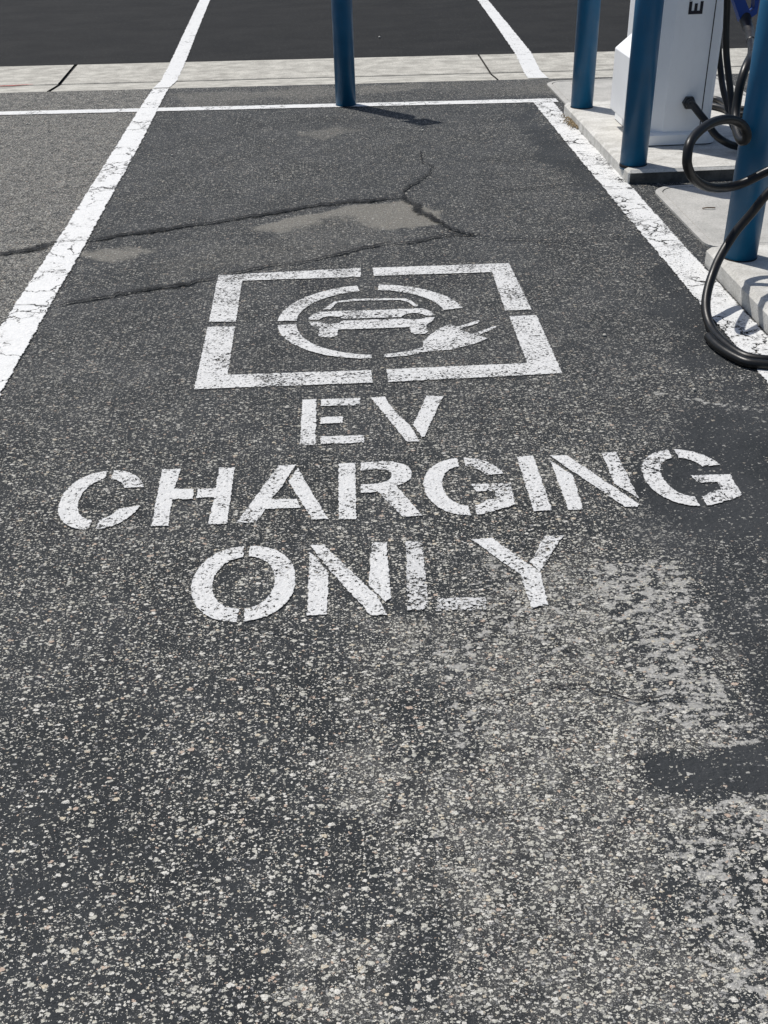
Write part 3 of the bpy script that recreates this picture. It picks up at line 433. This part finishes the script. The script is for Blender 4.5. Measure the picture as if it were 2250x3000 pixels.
stripe('stall_line', 'cracked white stall line beside the concrete pads and under the cable loop',
       [((1.444, 1.6), (1.600, 1.6)), ((1.444, 3.15), (1.592, 3.15)), ((1.440, 4.69), (1.586, 4.68)), ((1.441, 5.62), (1.594, 5.62)), ((1.442, 6.4), (1.585, 6.4)), ((1.445, 7.25), (1.583, 7.25)), ((1.445, 7.634), (1.588, 7.59))], 'grimy', .006)
stripe('far_stall_line', 'white line over gutter and dark lane, continuing the left stall line',
       [((-1.291, 8.63), (-1.163, 8.62)), ((-1.285, 9.04), (-1.15, 9.03)), ((-1.279, 9.66), (-1.145, 9.63)), ((-1.33, 11.6), (-1.20, 11.6)), ((-1.385, 13.8), (-1.254, 13.77)), ((-1.44, 16), (-1.31, 16))], 'far', .005)
stripe('far_stall_line', 'white line slanting over gutter and dark lane, ending near the far bollard',
       [((1.56, 8.47), (1.715, 8.445)), ((1.60, 8.98), (1.74, 8.95)), ((1.632, 9.495), (1.776, 9.465)), ((1.70, 11), (1.83, 11)), ((1.775, 12.96), (1.89, 12.93)), ((1.88, 15.5), (2.0, 15.5))], 'far', .005)
HL = lambda x: 7.775 - .066 * x
def headline(name, label, x0, x1):
    bm = bmesh.new(); n = int((x1 - x0) / .04); V = []
    for k in range(n + 1):
        x = x0 + (x1 - x0) * k / n
        V.append([bm.verts.new((x, HL(x) + s * .058 + random.uniform(-.003, .003), .004)) for s in (-1, -.84, .84, 1)])
    for a, b in zip(V, V[1:]):
        for k in (0, 1, 2): bm.faces.new((a[k], b[k], b[k + 1], a[k + 1]))
    me = bpy.data.meshes.new(name); bm.to_mesh(me); bm.free(); edge_attr(me, lambda v: float(v.index % 4 in (1, 2))); return tag(obj(name, me, 'head'), label, 'road marking')
headline('head_line', 'worn white line at the head of the bay, a bollard standing on it', -1.17, 1.625)
headline('head_line', 'white line across the head of the neighbouring bay, left of the left stall line', -9.0, -1.29)
headline('head_line', 'short bit of white line seen between the white charger and the cables', 2.35, 6.5)

LBL = {'EV': 'white stencilled letters EV on the asphalt under the boxed car symbol', 'CHARGING': 'wide white stencilled word CHARGING across the bay, between EV and ONLY', 'ONLY': 'white stencilled word ONLY below CHARGING, its L and Y worn thin'}
for wd, letters in WORDS.items():
    allp = [p for _, ps in letters for q in ps for p in q]
    t = root('painted_word', (sum(p[0] for p in allp) / len(allp), sum(p[1] for p in allp) / len(allp), 0)); tag(t, LBL[wd], 'road marking')
    for ch, polys in letters:
        o = sheet('letter', polys, .004, 'worn' if ch in 'L' else 'stencil', t)
        if ch == 'L': o['label'] = 'letter L, almost worn away at its foot'
sy = root('charging_symbol', (.14, 3.88, 0)); tag(sy, 'white boxed symbol of car, ring and plug stencilled above the letters EV', 'road marking')
for nm, key in (('box_outline', 'frame'), ('ring', 'ring'), ('car_outline', 'car'), ('plug', 'plug')): sheet(nm, SYMBOL[key], .004, 'symbol', sy)

# ------------------------------------------------------------------ concrete pads and lids
PZ, QZ = .07, .08
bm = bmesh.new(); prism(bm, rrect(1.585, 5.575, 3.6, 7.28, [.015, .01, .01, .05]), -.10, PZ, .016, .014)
pad = from_bm('concrete_pad', bm, ['slab', 'shaded_face'])
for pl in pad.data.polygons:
    if pl.normal.y < -.95: pl.material_index = 1  # near side, away from the sun: its shade and dirt put into the colour
tag(pad, 'low pale concrete pad carrying the white charger and two blue bollards', 'concrete pad')
bm = bmesh.new(); prism(bm, rrect(1.600, 1.7, 3.4, 4.335, [.01, .01, .01, .02]), -.10, QZ, .02, .018)
pad2 = from_bm('concrete_pad', bm, 'slab'); tag(pad2, 'pale concrete kerb pad at the right edge under the nearest bollard and cable loop', 'concrete pad')
def lid(label, x0, y0, x1, y1, rad):
    t = root('utility_cover', ((x0 + x1) / 2, (y0 + y1) / 2, 0)); tag(t, label, 'utility cover')
    r0 = rrect(x0, y0, x1, y1, rad); i = .035; r1 = rrect(x0 + i, y0 + i, x1 - i, y1 - i, [max(.01, r - i) for r in rad])
    g = .005; r2 = rrect(x0 + i + g, y0 + i + g, x1 - i - g, y1 - i - g, [max(.01, r - i - g) for r in rad])
    bm = bmesh.new(); n = len(r0)
    a = [bm.verts.new((*p, -.05)) for p in r0]; b = [bm.verts.new((*p, .010)) for p in r0]; c = [bm.verts.new((*p, .012)) for p in r1]; d = [bm.verts.new((*p, -.05)) for p in r1]
    for u, v in ((a, b), (b, c), (c, d)):
        for k in range(n): bm.faces.new((u[k], u[(k + 1) % n], v[(k + 1) % n], v[k]))
    from_bm('rim', bm, 'lid', t)
    bm = bmesh.new(); prism(bm, r2, -.05, .011, .003, .003); from_bm('lid', bm, 'lid', t)
    bm = bmesh.new(); prism(bm, r1, -.05, .004); from_bm('gap', bm, 'groove', t)
    return t
lid('flat pale concrete utility cover with rounded corners between the two pads', 1.678, 4.50, 2.75, 5.485, [.10, .1, .1, .13])
lid('flat concrete utility cover with a rounded corner behind the far bollard, next to the gutter', 1.652, 7.30, 2.95, 8.30, [.02, .1, .1, .13])

# ------------------------------------------------------------------ bollards
def bollard_mesh(z0):
    bm = bmesh.new(); r = .0705
    lathe(bm, [(r, z0 - .02), (r, 1.05)] + [(r * math.cos(R(a)), 1.05 + .035 * math.sin(R(a))) for a in (15, 30, 45, 60, 75, 86)], seg=56)
    return bm
BOL = 'blue steel bollards'
def bollard(x, y, z0, label, sign=False):
    t = root('bollard', (x, y, z0)); tag(t, label, 'bollard', BOL)
    bm = bollard_mesh(z0); bmesh.ops.translate(bm, vec=(x, y, 0), verts=bm.verts)
    o = from_bm('pipe', bm, 'blue', t, False)
    for pl in o.data.polygons: pl.use_smooth = abs(pl.normal.z) < .9 and len(pl.vertices) == 4
    bm = bmesh.new(); lathe(bm, [(.0725, -.01), (.0725, .004), (.069, .006)], (x, y, z0), 48); from_bm('base_ring', bm, 'groove', t, True)
    if sign:
        c, s = math.cos(R(20)), math.sin(R(20)); bm = bmesh.new()
        prism(bm, [(x + px * c - py * s, y + px * s + py * c) for px, py in ((-.085, -.080), (.085, -.080), (.085, -.077), (-.085, -.077))], 1.10, 1.44); from_bm('sign_plate', bm, 'sign', t)
        bm = bmesh.new(); prism(bm, [(x + px * c - py * s, y + px * s + py * c) for px, py in ((-.02, -.076), (.02, -.076), (.02, -.04), (-.02, -.04))], 1.03, 1.42); from_bm('sign_post', bm, 'sign', t)
bollard(.157, 7.78, 0, 'blue steel bollard standing alone on the white line at the head of the bay', True)
bollard(1.672, 7.115, PZ, 'blue steel bollard on the far left corner of the charger pad')
bollard(1.643, 5.704, PZ, 'blue steel bollard in front of the white charger, on the near corner of its pad')
bollard(1.692, 4.185, QZ, 'nearest blue bollard, behind the black cable loops at the right edge')

# ------------------------------------------------------------------ charger
ch = root('charging_station', (2.0, 6.4, PZ)); tag(ch, 'white electric car charging cabinet with black upright letters, standing on the concrete pad', 'charging station')
H = 1.95
plan = [(1.900, 6.075), (2.110, 6.075), (2.150, 6.082), (2.172, 6.098), (2.183, 6.13), (2.183, 6.70), (2.17, 6.74), (1.84, 6.74), (1.822, 6.72), (1.822, 6.125), (1.829, 6.112), (1.840, 6.102), (1.893, 6.081)]
bm = bmesh.new(); prism(bm, plan, PZ + .055, H, .02, .02); from_bm('cabinet', bm, 'white', ch)
bm = bmesh.new(); prism(bm, rrect(1.795, 6.048, 2.208, 6.765, [.012, .06, .03, .03]), PZ + .006, PZ + .068, .012, .010); from_bm('plinth', bm, 'white', ch)
bm = bmesh.new(); prism(bm, rrect(1.80, 6.053, 2.200, 6.76, [.012, .05, .03, .03]), PZ - .002, PZ + .008); from_bm('base_gap', bm, 'groove', ch)
# seam between front door and right corner trim
bm = bmesh.new(); prism(bm, [(2.1065, 6.0735), (2.1115, 6.0735), (2.1115, 6.08), (2.1065, 6.08)], PZ + .085, H - .05); from_bm('door_seam', bm, 'groove', ch)
# sloped equipment box on the left flank
bm = bmesh.new(); xa, xb, y0, y1 = 1.722, 1.8235, 6.16, 6.59
prof = [(xb, .155), (xa + .004, .168), (xa, .176), (xa, .505), (xa + .004, .511), (xb, .592)]
r0 = [bm.verts.new((px, y0, pz)) for px, pz in prof]; r1 = [bm.verts.new((px, y1, pz)) for px, pz in prof]
for k in range(len(prof)): bm.faces.new((r0[k], r0[(k + 1) % 6], r1[(k + 1) % 6], r1[k]))
bm.faces.new(r0); bm.faces.new(r1[::-1]); from_bm('side_box', bm, 'white', ch)
# letters E V reading upwards: s runs up the cabinet, t (letter height) runs towards the left
def upright(polys, s0, x_right, name):
    bm = bmesh.new()
    for poly in polys:
        P = [Vector((x_right - t_, 6.0725, s0 + s_)) for s_, t_ in poly]; n = len(P)
        a = [bm.verts.new(p) for p in P]; b = [bm.verts.new(p + Vector((0, .0015, 0))) for p in P]
        for k in range(n): bm.faces.new((a[k], a[(k + 1) % n], b[(k + 1) % n], b[k]))
        bm.faces.new(a); bm.faces.new(b[::-1])
    return from_bm(name, bm, 'decal', ch)
upright([[(0, 0), (.062, 0), (.062, .016), (.017, .016), (.017, .030), (.052, .030), (.052, .046), (.017, .046), (.017, .060), (.062, .060), (.062, .076), (0, .076)]], .745, 2.041, 'letter')
upright([[(0, .076), (.018, .076), (.034, .022), (.050, .076), (.068, .076), (.043, 0), (.025, 0)]], .812, 2.041, 'letter')
# hexagonal cable gland
def along_y(bm, c, prof, seg):
    lathe(bm, prof, (0, 0, 0), seg); bmesh.ops.rotate(bm, matrix=Matrix.Rotation(R(90), 3, 'X'), verts=bm.verts); bmesh.ops.translate(bm, vec=c, verts=bm.verts)
bm = bmesh.new(); along_y(bm, (2.026, 6.078, .297), [(.036, 0), (.036, .030), (.031, .036)], 6); g = from_bm('cable_gland', bm, 'black', ch)
bm = bmesh.new(); along_y(bm, (2.026, 6.042, .297), [(.026, 0), (.026, .018), (.021, .026), (.021, .04)], 28); from_bm('gland_nut', bm, 'black', g, False)

# ------------------------------------------------------------------ cables
def cable_thing(label, pts, r=.0175, it=3, sub=8):
    t = root('charging_cable', pts[0]); tag(t, label, 'cable', 'charging cables'); cable('cable', pts, r, 'rubber', t, sub, it); return t
def lone(label, pts, r, it=3, sub=8):
    o = cable('charging_cable', pts, r, 'rubber', None, sub, it); return tag(o, label, 'cable', 'charging cables')
G = CABLES['gland']
lone('thick black cable leaving the round gland on the front of the charger', [(2.026, 6.03, .297), (2.028, 5.99, .296)] + G[1:] + [(2.34, 5.90, .09), (2.5, 6.0, .089), (2.75, 6.15, .089), (3.0, 6.2, .089)], .0195)
L = CABLES['loop']
big = cable_thing('long black cable with a blue plug, coiled in loose loops around the nearest bollard', L + [(1.75, 3.28, .04), (1.9, 3.3, .10), (2.1, 3.4, .10)])
lone('black cable lying on the ground, mostly hidden under the lowest loop', CABLES['second'] + [(1.56, 3.245, .019), (1.66, 3.26, .10), (1.9, 3.2, .10), (2.2, 3.3, .10)], .0175)
lone('black cable hanging straight down past the right edge of the white charger', CABLES['v1'] + [(2.20, 5.62, .20), (2.35, 5.6, .11), (2.6, 5.72, .089), (2.9, 5.8, .089)], .0175)
lone('black cable slanting out from behind the right side of the charger', [(2.20, 6.5, .8)] + CABLES['v2'] + [(2.27, 5.9, .16), (2.36, 5.78, .10), (2.6, 5.62, .089), (2.9, 5.68, .089)], .0175)
lone('farther of two black cables lying on the pad behind the charger', [(2.2, 7.2, .09)] + CABLES['e1'] + [(2.75, 6.75, .09), (3.1, 6.8, .09)], .019)
lone('nearer of two black cables lying on the pad behind the charger', [(2.25, 7.08, .09)] + CABLES['e2'] + [(2.7, 6.6, .09), (3.1, 6.6, .09)], .019)
# blue plug: solid grip with an open hand loop
c0 = Vector(L[0])
cn = CABLES['conn']
bm = bmesh.new(); yv = c0.y
def slab(bm, poly, y0, y1, bev=.006):
    n = len(poly); a = [bm.verts.new((p[0], y0, p[2])) for p in poly]; b = [bm.verts.new((p[0], y1, p[2])) for p in poly]
    for k in range(n): bm.faces.new((a[k], a[(k + 1) % n], b[(k + 1) % n], b[k]))
    bm.faces.new(a); bm.faces.new(b[::-1])
up = [(p[0] - .028, p[1], p[2] + .11) for p in (cn[0], cn[11])]
slab(bm, cn + [up[1], (up[0][0] + .1, 0, up[0][2] + .06), (up[0][0] + .02, 0, up[0][2] + .08), up[0]][:0], yv - .026, yv + .026)
bmesh.ops.bevel(bm, geom=[e for e in bm.edges], offset=.004, segments=2, affect='EDGES', profile=.7)
plug = from_bm('plug_handle', bm, 'conn', big)
bm = bmesh.new(); x0, z0 = cn[0][0], cn[0][2]
slab(bm, [(x0 + .002, 0, z0 - .004), (x0 + .126, 0, z0 - .006), (x0 + .10, 0, z0 + .07), (x0 + .04, 0, z0 + .16), (x0 - .03, 0, z0 + .16)], yv - .034, yv + .034)
bmesh.ops.bevel(bm, geom=[e for e in bm.edges], offset=.008, segments=2, affect='EDGES'); from_bm('plug_head', bm, 'conn', big)
bm = bmesh.new(); P = catmull([(c0.x - .004, c0.y, c0.z + .012), tuple(L[1]), tuple(L[2]), tuple(L[3])], 6); tube(bm, P, [.029 - .010 * k / (len(P) - 1) for k in range(len(P))], 20); from_bm('strain_relief', bm, 'black', big, True)

# ------------------------------------------------------------------ litter
bm = bmesh.new()
for k in range(46):
    a = random.uniform(0, 6.28); c = Vector((random.gauss(1.572, .018), random.gauss(6.93, .10), .008)); c.x = min(c.x, 1.579)
    l = random.uniform(.02, .06); P = [c + Vector((math.cos(a) * l * s * .55, math.sin(a) * l * s, .014 * (1 - s * s) + random.uniform(0, .006))) for s in (-1, -.5, 0, .5, 1)]
    for p in P: p.x = min(p.x, 1.582)
    tube(bm, catmull(P, 3), random.uniform(.0012, .0026), 5)
tag(from_bm('dry_weeds', bm, 'straw', None, True), 'small tuft of dry brown weeds and leaves against the pad edge below the far bollard', 'dry weeds')

for k, (x, y, s) in enumerate(((.02, 7.42, .007), (.55, 10.6, .012), (.62, 6.93, .008), (-.92, 6.55, .007), (-.28, 5.9, .006), (1.0, 3.62, .007), (1.19, 3.14, .006), (-2.0, 7.55, .008), (-1.6, 8.2, .007))):
    bm = bmesh.new(); bmesh.ops.create_icosphere(bm, subdivisions=2, radius=s)
    for v in bm.verts: v.co *= random.uniform(.8, 1.15); v.co.z *= .7
    o = from_bm('pebble', bm, 'pale', None, True); o.location = (x, y, s * .5 + .002); tag(o, 'loose pale pebble lying on the dark asphalt', 'pebble', 'loose pebbles on the asphalt')
bm = bmesh.new(); tube(bm, catmull([(1.822, 5.055, .017), (1.85, 5.057, .019), (1.885, 5.052, .018)], 4), [.003] * 9, 6)
tag(from_bm('twig', bm, 'brown', None, True), 'short dark twig lying on the pale utility cover beside the nearest bollard', 'twig')

tag(sheet('paint_mark', [[(-2.62, 9.030), (-2.45, 9.036), (-2.30, 9.066), (-2.29, 9.078), (-2.46, 9.062), (-2.63, 9.052)]], -.016, 'red'), 'short red spray paint mark on the concrete gutter at the left edge', 'paint mark')
